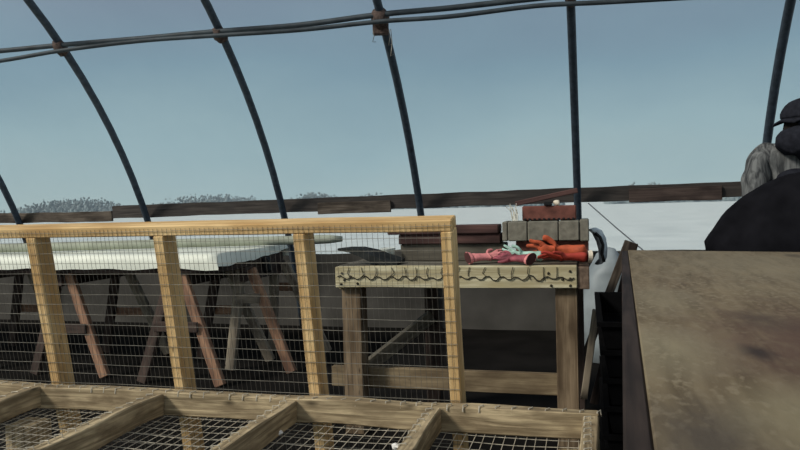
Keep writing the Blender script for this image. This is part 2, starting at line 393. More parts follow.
for i, x in enumerate(HX):
    y0, z0 = arc(A_G)
    t = thing('greenhouse_hoop', (x, y0, 0), hoop_labels[i], 'hoop', 'greenhouse hoops')
    pts = []
    for k in range(49):
        a = A_G + (math.pi - 2 * A_G) * k / 48; y, z = arc(a); pts.append((x - 0.006 * (z - EYE), y, z))
    tube('pipe', pts, 0.027, M['pipe'], t, 12)
    # clamp where the hoop crosses the purlin
    if 1 <= i <= 4:
        a_c, best = a_p, 1e9                 # height at which this hoop meets the purlin
        for k in range(160):
            aa = a_p - 0.12 + 0.24 * k / 159; y, z = arc(aa)
            q = R3.inverted() @ (V((x - 0.006 * (z - EYE), y, z)) - V((0, 0, EYE)))
            qx, qy = 400 + 700 * q.x / -q.z, 225 - 700 * q.y / -q.z
            e = abs(qy - (pu_y(qx) + 2.5))
            if e < best: best, a_c = e, aa
        y, z = arc(a_c + 0.002, -0.02); y2, z2 = arc(a_c + 0.015, -0.02); y3, z3 = arc(a_c - 0.010, -0.02)
        x -= 0.006 * (z - EYE)
        s = {1: 1.0, 2: 1.0, 3: 1.2, 4: 0.7}[i]
        bm = bmesh.new(); tube_bm(bm, [(x, y3, z3), (x, (y + y3) / 2, (z + z3) / 2), (x, y, z), (x, y2, z2)], [0.036 * s, 0.046 * s, 0.048 * s, 0.036 * s], 10)
        for v in bm.verts: v.co += V((noise.noise(v.co * 40), noise.noise(v.co * 41), noise.noise(v.co * 42))) * 0.012
        from_bm('clamp', bm, M['rust'], t, True)
    if i == 3:
        ya, za = arc(a_c - 0.014, -0.035)
        box('wooden_shim', (x - 0.012, ya, za), 0.10, 0.05, 0.085, M['rust'], t, 0.2)
        for q, (dx, l) in enumerate(((-0.055, 0.07), (0.05, 0.10), (0.062, 0.17))):
            p = [(x + dx, ya - 0.03, za - 0.02), (x + dx + 0.01, ya - 0.04, za - 0.02 - l * .5), (x + dx - 0.004, ya - 0.03, za - 0.02 - l), (x + dx + 0.014, ya - 0.02, za - 0.03 - l * 0.85)]
            tube('tie_wire', p, 0.0025, M['wire_dark'], t, 5)

# purlin pipes
PL = [(-70, 70), (0, 61), (62, 50.5), (140, 41), (217, 35.5), (300, 30), (380, 21.5), (450, 16.5), (535, 6), (600, 2.5), (680, -2), (860, -12), (1200, -34)]
def smooth_line(pts, Y):
    w = [at(px, py, Y) for px, py in pts]; out = []
    for i in range(len(w) - 1):
        p0 = w[max(i - 1, 0)]; p1 = w[i]; p2 = w[i + 1]; p3 = w[min(i + 2, len(w) - 1)]
        for k in range(5):
            t = k / 5; out.append(0.5 * ((2 * p1) + (p2 - p0) * t + (2 * p0 - 5 * p1 + 4 * p2 - p3) * t * t + (3 * p1 - p0 - 3 * p2 + p3) * t ** 3))
    out.append(w[-1]); return out
Yp = arc(a_p)[0] - 0.055
tag(tube('purlin_pipe', smooth_line(PU, Yp), 0.018, M['purlin']), 'upper and thicker of the two grey pipes crossing the hoops', 'pipe')
tag(tube('purlin_pipe', smooth_line(PL, Yp - 0.045), 0.0145, M['purlin']), 'lower and thinner grey pipe crossing the hoops just below the main purlin', 'pipe')

# hip boards, fixed on the outside of the hoops
YB = arc(A_H)[0] + 0.080
def hip(name, a, b, Y, h, w, mat, label):
    tag(beam(name, at(*a, Y), at(*b, Y), w, h, mat, rough=0.006), label, 'board', 'long boards along the side wall')
hip('hip_board', (-130, 220.5), (112.6, 216.4), YB, 0.09, 0.022, M['hip_grey'], 'greyish thin board at the left end of the side wall')
hip('hip_board', (113, 212.3), (860, 184.6), YB, 0.108, 0.024, M['hip'], 'long dark brown board running along the side wall behind the hoops')
hip('splice_board', (318, 208.3), (391, 206.3), YB - 0.030, 0.092, 0.022, M['hip_grey'], 'short dark grey splice board on the long board, above the mesh panel')
hip('splice_board', (629, 195.6), (722, 192.6), YB - 0.030, 0.098, 0.022, M['hip_red'], 'short reddish splice board on the long board, left of the people')

# ------------------------------------------------------------------ upright mesh panel leaning on the low mesh frame
LEAN = V((0, 0.175, -1)).normalized()       # down along the panel
PT = V((0, 1.701, EYE - 0.040))             # top of the near face
NRM = V((0, 1, 0.175)).normalized()         # into the panel depth
PW, PD = 0.034, 0.064
L_p = PT.z / -LEAN.z
def pp(x, s, d): return V((x, 0, 0)) + V((0, PT.y, PT.z)) + LEAN * s + NRM * d
pxs = [at(p, 240, PT.y + 0.008).x for p in (25.5, 153, 293, 440.5)]
XL, XR = pxs[0] - 0.80, pxs[3] + 0.030
t = thing('wire_screen', (-1.33, pp(0, L_p, 0).y, 0), 'upright pine frame covered in small wire mesh, leaning on the low mesh frame', 'mesh panel')
def slab(name, x0, x1, s0, s1, mat):        # board of the panel
    horiz = (x1 - x0) > (s1 - s0)
    if horiz: beam(name, pp(x0, (s0 + s1) / 2, PD / 2), pp(x1, (s0 + s1) / 2, PD / 2), PD, s1 - s0, mat, t, up=tuple(-LEAN), rough=0.0015)
    else: beam(name, pp((x0 + x1) / 2, s0, PD / 2), pp((x0 + x1) / 2, s1, PD / 2), PD, x1 - x0, mat, t, up=(1, 0, 0), rough=0.0015)
slab('top_rail', XL, XR, 0, 0.030, M['fresh'])
slab('bottom_rail', XL, XR, L_p - 0.045, L_p - 0.008, M['fresh'])
for x in (pxs[0] - 0.79, pxs[0] - 0.40, pxs[0], pxs[1], pxs[2]):
    slab('post', x, x + PW, 0.030, L_p - 0.045, M['fresh'])
slab('post', pxs[3], XR, 0.030, L_p - 0.045, M['fresh'])
bm = bmesh.new(); wr = 0.0008
x = XL + 0.003
while x < XR:
    j = random.uniform(-.0012, .0012)
    tube_bm(bm, [pp(x + j, 0.008, -0.002), pp(x - j, L_p * .5, -0.003), pp(x + j, L_p - 0.02, -0.002)], 0.0005, 4, cap=False); x += 0.0145
nv = len(bm.faces)
s = 0.014
while s < L_p - 0.02:
    pts = [pp(XL + (XR - XL) * k / 24, s + 0.0022 * noise.noise(V((k * .5, s * 30, 0))), -0.0035) for k in range(25)]
    tube_bm(bm, pts, wr, 4, cap=False); s += 0.031
for i, f in enumerate(bm.faces): f.material_index = 0 if i < nv else 1  # upright wires get a darker tone than the crossing ones
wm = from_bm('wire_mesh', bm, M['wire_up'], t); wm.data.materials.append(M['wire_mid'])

# ------------------------------------------------------------------ low flat mesh frame
RZ = EYE - 0.517; RD = 0.066; RT = 0.038
FY1 = 1.740; FY0 = 0.93
DX = [-2.0] + [atz(p, q, RZ).x * FY1 / atz(p, q, RZ).y for p, q in ((36, 384), (158, 393), (290, 401), (434, 409))] + [-0.002]
t = thing('mesh_bench', (-1.0, 1.35, 0), 'low weathered grey wooden frame with wide wire mesh across its bottom', 'mesh frame')
fx0, fx1 = -2.02, 0.019
beam('rail', (fx0, FY1 + RT / 2, RZ - RD / 2), (fx1, FY1 + RT / 2, RZ - RD / 2), RT, RD, M['grey_wood'], t, rough=0.009)
beam('rail', (fx0, FY0 - RT / 2, RZ - RD / 2), (fx1, FY0 - RT / 2, RZ - RD / 2), RT, RD, M['grey_wood'], t, rough=0.009)
for x in DX:
    beam('divider', (x, FY0 + 0.001, RZ - RD / 2 - 0.003), (x, FY1 - 0.001, RZ - RD / 2 - 0.001), RT, RD - 0.004, M['grey_wood'], t, rough=0.009)
bm = bmesh.new(); zb = RZ - RD - 0.002
x = fx0 + 0.01
while x < fx1:
    j = random.uniform(-.003, .003)
    tube_bm(bm, [(x + j, FY0 - 0.02, zb), (x - j, (FY0 + FY1) / 2, zb - 0.006), (x + j, FY1 + 0.02, zb)], 0.001, 4, cap=False); x += 0.0254
y = FY0
while y < FY1 + 0.02:
    pts = [(fx0 + (fx1 - fx0) * k / 40, y + 0.004 * noise.noise(V((k * .4, y * 30, 0))), zb - 0.005 * abs(math.sin(k / 40 * math.pi * 5)) ) for k in range(41)]
    tube_bm(bm, pts, 0.001, 4, cap=False); y += 0.0508
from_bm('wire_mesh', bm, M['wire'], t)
bm = bmesh.new()                              # fence staples along the top edges
def staple(p, d):
    p = V(p); d = V(d)
    tube_bm(bm, [p - d * 0.010 - V((0, 0, .012)), p - d * 0.008 + V((0, 0, .003)), p + d * 0.008 + V((0, 0, .003)), p + d * 0.010 - V((0, 0, .012))], 0.0018, 5)
for k in range(50):
    staple((fx0 + 0.03 + k * 0.041, FY1 + 0.006 + random.uniform(0, .006), RZ + 0.001), (0.5, 0.85, 0))
for x in DX:
    for k in range(18): staple((x - 0.006, FY0 + 0.03 + k * 0.044, RZ - 0.001), (0.85, 0.5, 0))
tag(from_bm('staples', bm, M['wire'], t), kind='stuff')
for x, y in ((-1.555, 1.64), (-1.555, 1.0), (-0.035, 1.66), (-0.035, 1.0)):
    beam('leg', (x, y, 0), (x, y, RZ - RD - 0.009), 0.085, 0.085, M['grey_wood'], t, up=(0, 1, 0))
for (px, py, lab) in ((279, 433, 'small crumpled white scrap caught in the third bay of low mesh'), (69, 445, 'tiny white scrap caught on the low mesh at lower left'), (396, 446, 'small white scrap on low mesh against the rightmost visible divider')):
    p = atz(px, py, RZ - RD + 0.007); bm = bmesh.new()
    bmesh.ops.create_icosphere(bm, subdivisions=2, radius=0.010 if px > 100 else 0.006)
    for v in bm.verts: v.co *= 1 + 0.6 * noise.noise(v.co * 150 + V((px, 0, 0))); v.co.z *= 0.7
    tag(from_bm('paper_scrap', bm, M['white'], mtx=Matrix.Translation(p)), lab, 'scrap', 'white scraps on the low mesh')

# ------------------------------------------------------------------ work table
TZ = EYE - 0.264
TY = 2.90
xa = at(335, 270, TY).x; xb = at(577, 270, TY).x; xe = at(589, 270, TY).x
t = thing('work_table', ((xa + xb) / 2, TY + 0.3, 0), 'old wooden work table with pale netted front board, holding bricks and gloves', 'table')
beam('front_board', (xa, TY + 0.019, TZ - 0.046), (xb, TY + 0.019, TZ - 0.046), 0.038, 0.092, M['apron'], t, rough=0.003)
beam('rear_board', (xa, TY + 0.56, TZ - 0.062), (xe, TY + 0.56, TZ - 0.062), 0.038, 0.088, M['stretcher'], t)
beam('end_board', (xb + (xe - xb) / 2 + 0.001, TY + 0.012, TZ - 0.052), (xb + (xe - xb) / 2 + 0.001, TY + 0.54, TZ - 0.052), xe - xb, 0.088, M['end_wood'], t)
beam('end_board', (xa + 0.02, TY + 0.04, TZ - 0.062), (xa + 0.02, TY + 0.54, TZ - 0.062), 0.038, 0.088, M['stretcher'], t)
for k in range(4):
    y = TY + 0.04 + 0.136 * k + 0.066
    beam('top_board', (xa + 0.002, y, TZ - 0.008), (xb, y, TZ - 0.008), 0.130, 0.018, M['graybox'], t)
xl = at(351, 340, TY + 0.02).x; xr = at(567, 340, TY + 0.02).x
for x in (xl, xr):
    beam('leg', (x, TY + 0.085, 0), (x, TY + 0.085, TZ - 0.018), 0.088, 0.092, M['table_leg'], t, up=(0, 1, 0))
for x in (at(434, 310, TY + .5).x, xr + 0.03):
    beam('leg', (x, TY + 0.49, 0), (x, TY + 0.49, TZ - 0.018), 0.07, 0.088, M['horse_dark'], t, up=(0, 1, 0))
zs = at(450, 381, TY + 0.13).z
beam('stretcher', (at(333, 380, TY + .15).x, TY + 0.151, zs), (xr + 0.03, TY + 0.151, zs), 0.036, 0.092, M['stretcher'], t, rough=0.003)
beam('brace', at(358, 374, TY + 0.20), at(432, 316, TY + 0.43), 0.035, 0.06, M['graybox'], t)
beam('side_brace', at(584, 398, TY + 0.30), at(596, 310, TY + 0.30), 0.03, 0.05, M['horse_pale'], t, up=(0, 1, 0))
# netting stapled over the front board
bm = bmesh.new(); n = 68; y = TY - 0.004
def fx(u): return xa + 0.012 + (xb - xa - 0.024) * u
tube_bm(bm, [(fx(k / n), y, TZ - 0.052 + 0.012 * noise.noise(V((k * .33, 1, 0))) + (0.008 if k % 4 < 2 else -0.004)) for k in range(n + 1)], 0.0026, 5)
for k in range(1, 17):
    x0 = fx(k / 17) + random.uniform(-.01, .01); zt = TZ - 0.004; zb2 = TZ - 0.052 + random.uniform(-.01, .01)
    tube_bm(bm, [(x0, y, zt), (x0 + random.uniform(-.012, .012), y, zt - 0.024), (x0 + random.uniform(-.015, .015), y, zb2)], 0.0016, 5)
for x0, dz in ((fx(.985), -.022), (fx(.985), -.052), (fx(.985), -.08), (fx(.9), -.03), (fx(.91), -.08), (fx(.955), -.055), (fx(.02), -.03), (fx(.03), -.06), (fx(.015), -.078), (fx(.06), -.045), (fx(.09), -.075)):
    bmesh.ops.create_icosphere(bm, subdivisions=1, radius=0.0065, matrix=Matrix.Translation((x0, y + 0.003, TZ + dz)))
from_bm('netting', bm, M['netting'], t)

# ---- things on the table
TT = TZ + 0.001
def on(px, Y): return at(px, 262, Y).x
# grey plank under the dark planks
yq = TY + 0.27
def flat_stack(name, px0, px1, Y, z0, h, d, mat, label, cat, group=None):
    x0, x1 = on(px0, Y), on(px1, Y)
    return tag(box(name, ((x0 + x1) / 2, Y + d / 2, z0 + h / 2), x1 - x0, d, h - 0.001, mat), label, cat, group)
flat_stack('plank_offcut', 401, 505, yq, TT, 0.078, 0.14, M['graybox'], 'grey weathered plank lying on the table below the dark planks', 'plank')
flat_stack('plank', 399, 501, yq - 0.02, TT + 0.078, 0.046, 0.13, M['redbrown'], 'lower dark red-brown plank, resting on the grey plank', 'plank', 'red-brown planks')
flat_stack('plank', 388, 499, yq - 0.035, TT + 0.124, 0.040, 0.13, M['redbrown'], 'upper and longer dark red-brown plank on the plank stack', 'plank', 'red-brown planks')
p = at(416, 242, yq - 0.045)
# bricks, block
yb = TY + 0.24
x0, x1 = on(516, yb), on(589, yb)
tag(box('brick', ((x0 + x1) / 2, yb + 0.09, TT + 0.045), x1 - x0, 0.17, 0.089, M['brick']), 'reddish brick slab under the grey block, behind the orange glove', 'brick')
x0, x1 = on(502.5, yb - .03), on(590, yb - .03)
zb_ = TT + 0.090
t = thing('concrete_block', ((x0 + x1) / 2, yb + 0.06, zb_), 'grey concrete block with vertical seams, lying across the reddish brick', 'block')
w = x1 - x0
seams = [0, .07, .30, .655, .89, 1.0]
for i in range(5):
    a, b = x0 + w * seams[i], x0 + w * seams[i + 1]
    dy = 0.006 if i in (0, 4) else 0.0
    box('face_shell', ((a + b) / 2, yb + 0.06 + dy, zb_ + 0.043), b - a - 0.003, 0.19, 0.086 + (0.008 if i == 4 else 0), M['block'], t, bev=0.004)
box('web', ((x0 + x1) / 2, yb + 0.07, zb_ + 0.043), w - 0.02, 0.17, 0.078, M['block'], t)
z2 = zb_ + 0.0875
x0, x1 = on(523, yb), on(577, yb)
t = thing('brick', ((x0 + x1) / 2, yb + 0.06, z2), 'dark red-brown brick with notched lower edge, on top of the grey block', 'brick')
box('body', ((x0 + x1) / 2, yb + 0.06, z2 + 0.033), x1 - x0, 0.10, 0.064, M['brick'], t)
for k in range(11):
    box('foot', (x0 + 0.012 + k * (x1 - x0 - 0.024) / 10, yb + 0.006, z2 + 0.006), 0.010, 0.012, 0.010, M['black'], t, bev=0.002)
z3 = z2 + 0.0655
pa = at(516, 211.5, yb + 0.05); pb = at(578, 198.5, yb + 0.05)
p0 = V((pa.x, yb + 0.05, z3 + 0.012)); p1 = V((pb.x, yb + 0.05, z3 + 0.012 + (pb.z - pa.z) * 1.0))
tag(beam('stick', p0, p1, 0.06, 0.022, M['redbrown'], rough=0.002), 'tilted dark red-brown stick lying on the topmost brick', 'stick')
tag(box('cork', (on(549, yb), yb + 0.015, z3 + 0.009), 0.035, 0.03, 0.018, M['black']), 'small black lump under the tilted stick', 'lump')
bm = bmesh.new(); bmesh.ops.create_icosphere(bm, subdivisions=2, radius=0.016)
for v in bm.verts: v.co *= 1 + 0.5 * noise.noise(v.co * 90); v.co.z *= 0.75
tag(from_bm('pebble', bm, M['cream'], None, True, Matrix.Translation((on(558, yb), yb + 0.02, z3 + 0.012))), 'small cream pebble beside the black lump on the topmost brick', 'pebble')
# pale straw tuft in front of the left end of the top brick
bm = bmesh.new(); bx, by = on(516, yb), yb - 0.005
for k in range(16):
    a = random.uniform(-0.5, 0.15); l = random.uniform(0.05, 0.085); o_ = random.uniform(-.016, .016)
    tube_bm(bm, [(bx + o_, by + random.uniform(-.02, .02), z2 + 0.001), (bx + o_ + a * l * .4, by, z2 + l * .6), (bx + o_ + a * l, by - .01, z2 + l * random.uniform(.8, 1))], 0.0016, 4)
tag(from_bm('straw_tuft', bm, M['straw']), 'tuft of pale dry straw on the left end of the grey block', 'straw', kind='stuff')

# gloves
def glove(name, p, yaw, size, mat, label, group='gloves on the work table', tilt=0, curl=0.3, cuff=None, side=1):
    s = size / 0.24
    vs = [((0, 0, 0), (.036, .03)), ((.045, 0, .004), (.040, .026)), ((.085, 0, .006), (.042, .024)), ((-.05, 0, 0), (.038, .034)), ((-.09, 0, 0), (.046, .04))]
    es = [(0, 1), (1, 2), (0, 3), (3, 4)]
    fing = [(.034, .25, .075), (.012, .08, .09), (-.012, -.08, .083), (-.034, -.24, .064)]
    for y, a, l in fing:
        i = len(vs); pz = .010
        b0 = V((.085, y * side, pz)); d = V((math.cos(a), math.sin(a) * side, 0))
        for k in range(1, 4):
            q = b0 + d * (l * k / 3) + V((0, 0, -curl * l * (k / 3) ** 2 + 0.008 * k + random.uniform(0, .012)))
            vs.append((tuple(q), .0125 - .0012 * k))
            es.append((2 if k == 1 else i + k - 2, i + k - 1))
    i = len(vs)
    vs += [((.045, .045 * side, .004), .014), ((.075, .066 * side, .010), .013), ((.10, .075 * side, .008), .011)]
    es += [(1, i), (i, i + 1), (i + 1, i + 2)]
    vs = [(tuple(V(q) * s), (tuple(x * s for x in r) if isinstance(r, tuple) else r * s)) for q, r in vs]
    o = skin(name, vs, es, mat, None, 2, 0, 0.75, None, 0.006 * s, 28)
    o.matrix_basis = Matrix.Translation(p) @ Matrix.Rotation(yaw, 4, 'Z') @ Matrix.Rotation(tilt, 4, 'X')
    zmin = min((o.matrix_basis @ v.co).z for v in o.data.vertices); o.location.z += TT + 0.003 - zmin
    if cuff:
        bm = bmesh.new(); tube_bm(bm, [V((q, 0, 0)) * s for q in (-.085, -.106, -.1065, -.088, -.087)], [.047 * s, .052 * s, .044 * s, .040 * s, .001 * s], 18)
        for v in bm.verts: v.co.z *= 0.62
        for f in bm.faces:
            q = f.calc_center_median(); f.material_index = 1 if math.hypot(q.y, q.z / 0.62) < .0435 * s else 0
        c = bpy.data.meshes.new('cuff'); bm.to_mesh(c); bm.free()
        cc = link('cuff', c, cuff); cc.parent = o; c.materials.append(M['inside'])
        zm = min((o.matrix_basis @ v.co).z for v in c.vertices)
        if zm < TT + 0.002: o.location.z += TT + 0.002 - zm
    tag(o, label, 'glove', group); return o
yg = TY + 0.11
glove('work_glove', (on(566, yg), yg + 0.045, TT + .02), math.pi - 0.05, 0.235, M['orange'], 'orange-red work glove with spread fingers pointing left, below the grey block', curl=0.15, tilt=1.05)
glove('work_glove', (on(571, yg), yg - 0.045, TT + .02), math.pi + 0.15, 0.19, M['red'], 'red work glove with open cuff at the right end of the table', cuff=M['cream'], tilt=0.35, curl=0.4)
glove('work_glove', (on(483, yg), yg + 0.0, TT + .02), 0.62, 0.165, M['pink'], 'pale pink glove with open cuff facing left, just right of the wire screen', cuff=M['pink'], tilt=0.5)
glove('work_glove', (on(519, yg), yg - 0.055, TT + .02), math.pi - 0.62, 0.165, M['magenta'], 'dusky pink glove between the pale pink and orange gloves', cuff=M['pink'], tilt=-0.4)
glove('work_glove', (on(528, yg), yg + 0.06, TT + .045), math.pi - 0.15, 0.17, M['mint'], 'mint green glove lying beside the orange glove fingers', curl=-0.2, tilt=1.0)

# dark flap, tub at the left end
bm = bmesh.new()
P = [(338, 249.5, 3, 2.0), (350, 250.0, 10, 4.5), (362, 252.5, 20, 7), (374, 257, 30, 8), (388, 261.5, 34, 5), (401, 263.5, 30, 3)]
Yf = TY + 0.10; rows = []
for px, py, dep, th in P:
    c = at(px, py, Yf); d = dep * .0045; h = th * .0043 / 2
    rows.append([bm.verts.new((c.x, Yf - d / 2, c.z + h)), bm.verts.new((c.x, Yf + d / 2, c.z + h + d * .1)), bm.verts.new((c.x, Yf + d / 2, max(TT, c.z - h))), bm.verts.new((c.x, Yf - d / 2, max(TT, c.z - h)))])
for a, b in zip(rows, rows[1:]):
    for k in range(4): bm.faces.new((a[k], a[(k + 1) % 4], b[(k + 1) % 4], b[k]))
bm.faces.new(rows[0]); bm.faces.new(rows[-1])
tag(from_bm('rubber_flap', bm, M['flap']), 'dark grey tapered flap with raised tip on the left end of the table', 'flap')
bm = bmesh.new()
prof = [(0.0, 0), (.030, 0), (.033, .055), (.036, .058), (.036, .064), (.032, .064), (.028, .004), (0, .004)]
n = 20; rings = [[bm.verts.new((max(r, .0005) * math.cos(2 * math.pi * k / n), max(r, .0005) * math.sin(2 * math.pi * k / n), z)) for k in range(n)] for r, z in prof]
for a, b in zip(rings, rings[1:]):
    for k in range(n): bm.faces.new((a[k], a[(k + 1) % n], b[(k + 1) % n], b[k]))
Yt = TY + 0.24
tag(from_bm('plastic_cup', bm, M['tub'], None, True, Matrix.Translation((on(388, Yt), Yt, TT))), 'small milky plastic cup behind the dark grey flap', 'cup')
# plastic sheet hanging behind the right end of the block
bm = bmesh.new(); Yb = yb + 0.10; rows = []
B = [(592, 229, 4), (597, 232, 5), (601, 240, 5), (603, 249, 4.5), (603, 258, 4), (600, 263, 5)]
for px, py, wd in B:
    c = at(px, py, Yb); ww = wd * 0.0043
    rows.append([bm.verts.new(c + V((ww * math.cos(q) * (1 + .3 * math.sin(3 * q)), 0.035 * math.sin(q), ww * .6 * math.sin(q + 1) * .5))) for q in [2 * math.pi * k / 10 for k in range(10)]])
for a, b in zip(rows, rows[1:]):
    for k in range(10): bm.faces.new((a[k], a[(k + 1) % 10], b[(k + 1) % 10], b[k]))
bm.faces.new(rows[0]); bm.faces.new(rows[-1])
t = from_bm('plastic_bag', bm, M['bag'], None, True); tag(t, 'crumpled pale blue plastic with dark strap hanging beside the block stack', 'plastic bag')
tube('strap', [at(595, 233, Yb - .05), at(600, 237, Yb - .05), at(603, 245, Yb - .05), at(602, 254, Yb - .05), at(604, 262, Yb - 0.05)], 0.007, M['black'], t, 8)

# ------------------------------------------------------------------ white sheeted trestle bench on the left
WX = -2.06; WX0 = -6.2; WY0, WY1 = 3.60, 4.57; WZ = EYE - 0.255
t = thing('trestle_top', (-4, 4.1, WZ - 0.1), 'long bench top wrapped in white plastic sheet, on sawhorses behind the mesh panel', 'bench top')
box('board', ((WX + WX0) / 2, (WY0 + WY1) / 2, WZ - 0.059), WX - WX0 - 0.04, WY1 - WY0 - 0.04, 0.104, M['horse_dark'], t)
bm = bmesh.new(); nx, ny = 60, 18; g = []
prof = [(WY0 - 0.006, WZ - 0.085), (WY0 - 0.008, WZ - 0.05), (WY0 - 0.004, WZ - 0.012)] + [(WY0 + 0.012 + (WY1 - WY0 - .012) * k / ny, WZ) for k in range(ny + 1)] + [(WY1 + 0.006, WZ - 0.03), (WY1 + 0.008, WZ - 0.085)]
for i in range(nx + 1):
    x = WX0 + (WX - WX0) * i / nx; row = []
    for q, (y, z) in enumerate(prof):
        low = q in (0, len(prof) - 1)
        row.append(bm.verts.new((x, y + 0.006 * noise.noise(V((x * 5, y * 3, 1))), z + 0.006 * noise.noise(V((x * 3, y * 3, 0))) + (0.018 * noise.noise(V((x * 4, 5, q))) if low else 0))))
    g.append(row)
last = g[-1]; fall = []
for q, v in enumerate(last):
    y, z = v.co.y, v.co.z
    u = (y - WY0) / (WY1 - WY0)
    zz = min(z, WZ - 0.075 + 0.045 * u ** 2 + 0.018 * noise.noise(V((y * 9, 0, 4))))
    fall.append(bm.verts.new((WX + 0.012, y, zz)))
g.append(fall)
for i in range(len(g) - 1):
    for q in range(len(prof) - 1): bm.faces.new((g[i][q], g[i + 1][q], g[i + 1][q + 1], g[i][q + 1]))
from_bm('plastic_sheet', bm, M['sheet'], t, True)
box('dark_bracket', (WX + 0.025, WY0 + 0.60, WZ - 0.115), 0.05, 0.08, 0.10, M['black'], t, bev=0.02)
pr0 = at(-60, 252.0, 3.62); pr1 = at(342.5, 238.4, 4.45)
pr0 = V((pr0.x, 3.72, WZ + 0.037)); pr1 = V((pr1.x, 4.45, WZ + 0.037))
pts = [pr0.lerp(pr1, k / 30) + V((0, 0, 0.003 * noise.noise(V((k, 0, 0))))) for k in range(31)]
t = tag(tube('plastic_roll', pts, [0.030] * 28 + [.031, .029, .018], M['roll'], None, 14), 'long thin grey-green roll lying along the white bench top, projecting past its end', 'roll')

def sawhorse(x, y0, y1, mats, label, spread=(0.14, 0.30), bar=0.38):
    top = WZ - 0.112
    t = thing('sawhorse', (x, (y0 + y1) / 2, 0), label, 'sawhorse', 'sawhorses under the white bench top')
    beam('beam', (x, y0 - 0.05, top - 0.045), (x, y1 + 0.05, top - 0.045), 0.038, 0.088, M['horse_dark'], t)
    for i, y in enumerate((y0, y1)):
        for s in (-1, 1):
            p1 = V((x + s * 0.036, y, top - 0.015)); p0 = V((x + s * spread[s > 0], y + (0.06 if i else -0.06), 0.004))
            beam('leg', p0, p1, 0.035, 0.062, M[mats[(i * 2 + (s > 0)) % len(mats)]], t, up=(1, 0, 0.3))
        f = bar / top
        xl_, xr_ = [0.02 + (1 - bar / top) * q for q in spread]
        beam('crossbar', (x - xl_, y - 0.06 * (1 if not i else -1), bar), (x + xr_, y - 0.06 * (1 if not i else -1), bar), 0.02, 0.06, M[mats[i % len(mats)]], t)
sawhorse(-2.10, 4.03, 4.53, ('horse_pale', 'horse', 'horse_pale', 'horse_pale'), 'reddish sawhorse at the right end of the white bench top', (0.10, 0.32), bar=0.46)
sawhorse(-2.36, 3.66, 4.20, ('horse_dark', 'horse', 'horse_dark', 'horse_pale'), 'brown sawhorse just right of the second pine post, second from the right', (0.22, 0.30), bar=0.34)
sawhorse(-3.22, 3.74, 4.30, ('horse_dark', 'horse', 'horse_dark', 'horse_pale'), 'sawhorse with slanted reddish leg right of the first pine post', (0.2, 0.32), bar=0.30)
sawhorse(-4.15, 3.75, 4.40, ('horse_dark', 'horse', 'horse_dark', 'horse_pale'), 'sawhorse at the left photo edge under the white bench top', (0.2, 0.26), bar=0.30)

# ------------------------------------------------------------------ plywood table on the right
PZ = EYE - 0.215
A = atz(628, 250, PZ); B = atz(655, 450, PZ)
u = (A - B); u.z = 0; u.normalize(); rgt = V((u.y, -u.x, 0)); LEN = 2.62
rgt_t = V((rgt.x, rgt.y, -0.018)).normalized()
Bn = A - u * LEN
t = thing('plywood_table', (A.x + 0.5, A.y - 1.3, 0), 'large brown stained plywood table at lower right', 'table')
ctr = A - u * LEN / 2 + rgt_t * 0.61
m = Matrix((u, -rgt_t, u.cross(-rgt_t))).transposed().to_4x4(); m.translation = ctr - V((0, 0, 0.009))
link('top', box_mesh(LEN, 1.22, 0.018, 0.002), M['ply'], m, t)
def ply_pt(s, w, z): return A - u * s + rgt_t * w + V((0, 0, z))
beam('side_rail', ply_pt(0.0, -0.013, -0.056), ply_pt(LEN - 0.02, -0.013, -0.056), 0.026, 0.105, M['dark_board'], t)
beam('side_rail', ply_pt(0.02, 1.198, -0.064), ply_pt(LEN - 0.02, 1.198, -0.064), 0.036, 0.088, M['dark_board'], t)
beam('end_rail', ply_pt(0.038, 0.044, -0.064), ply_pt(0.038, 1.176, -0.064), 0.036, 0.088, M['dark_board'], t)
beam('end_rail', ply_pt(LEN - .04, 0.044, -0.064), ply_pt(LEN - .04, 1.176, -0.064), 0.036, 0.088, M['dark_board'], t)
for s in (0.12, 1.62, LEN - 0.12):
    for w in (0.048, 1.135):
        p = ply_pt(s, w, 0); beam('leg', (p.x, p.y, 0.0), (p.x, p.y, p.z - 0.022), 0.086, 0.086, M['dark_board'], t, up=(0, 1, 0))
# two boards leaning by its far corner
for k, (px0, py0, px1, py1, Y, mt, lab) in enumerate(((613, 283, 629, 241, 3.62, 'hip_grey', 'greyish board leaning by the far left corner of the plywood table, the left one'), (624, 283, 634, 243, 3.56, 'dark_board', 'dark brown board leaning at the far left corner of the plywood table, the right one'))):
    a, b = at(px0, py0, Y), at(px1, py1, Y); d = (b - a) / (b.z - a.z)
    f = a - d * (a.z - 0.012)
    tag(beam('leaning_board', f, b, 0.022, 0.040, M[mt], up=(1, 0, 0.1)), lab, 'board', 'boards leaning by the plywood table')
tag(beam('leaning_board', (0.100, 1.745, 0.006), (0.112, 1.745, 0.585), 0.024, 0.05, M['dark_board'], up=(1, 0, 0)), 'short dark board standing upright close beside the plywood table, nearest the camera', 'board')
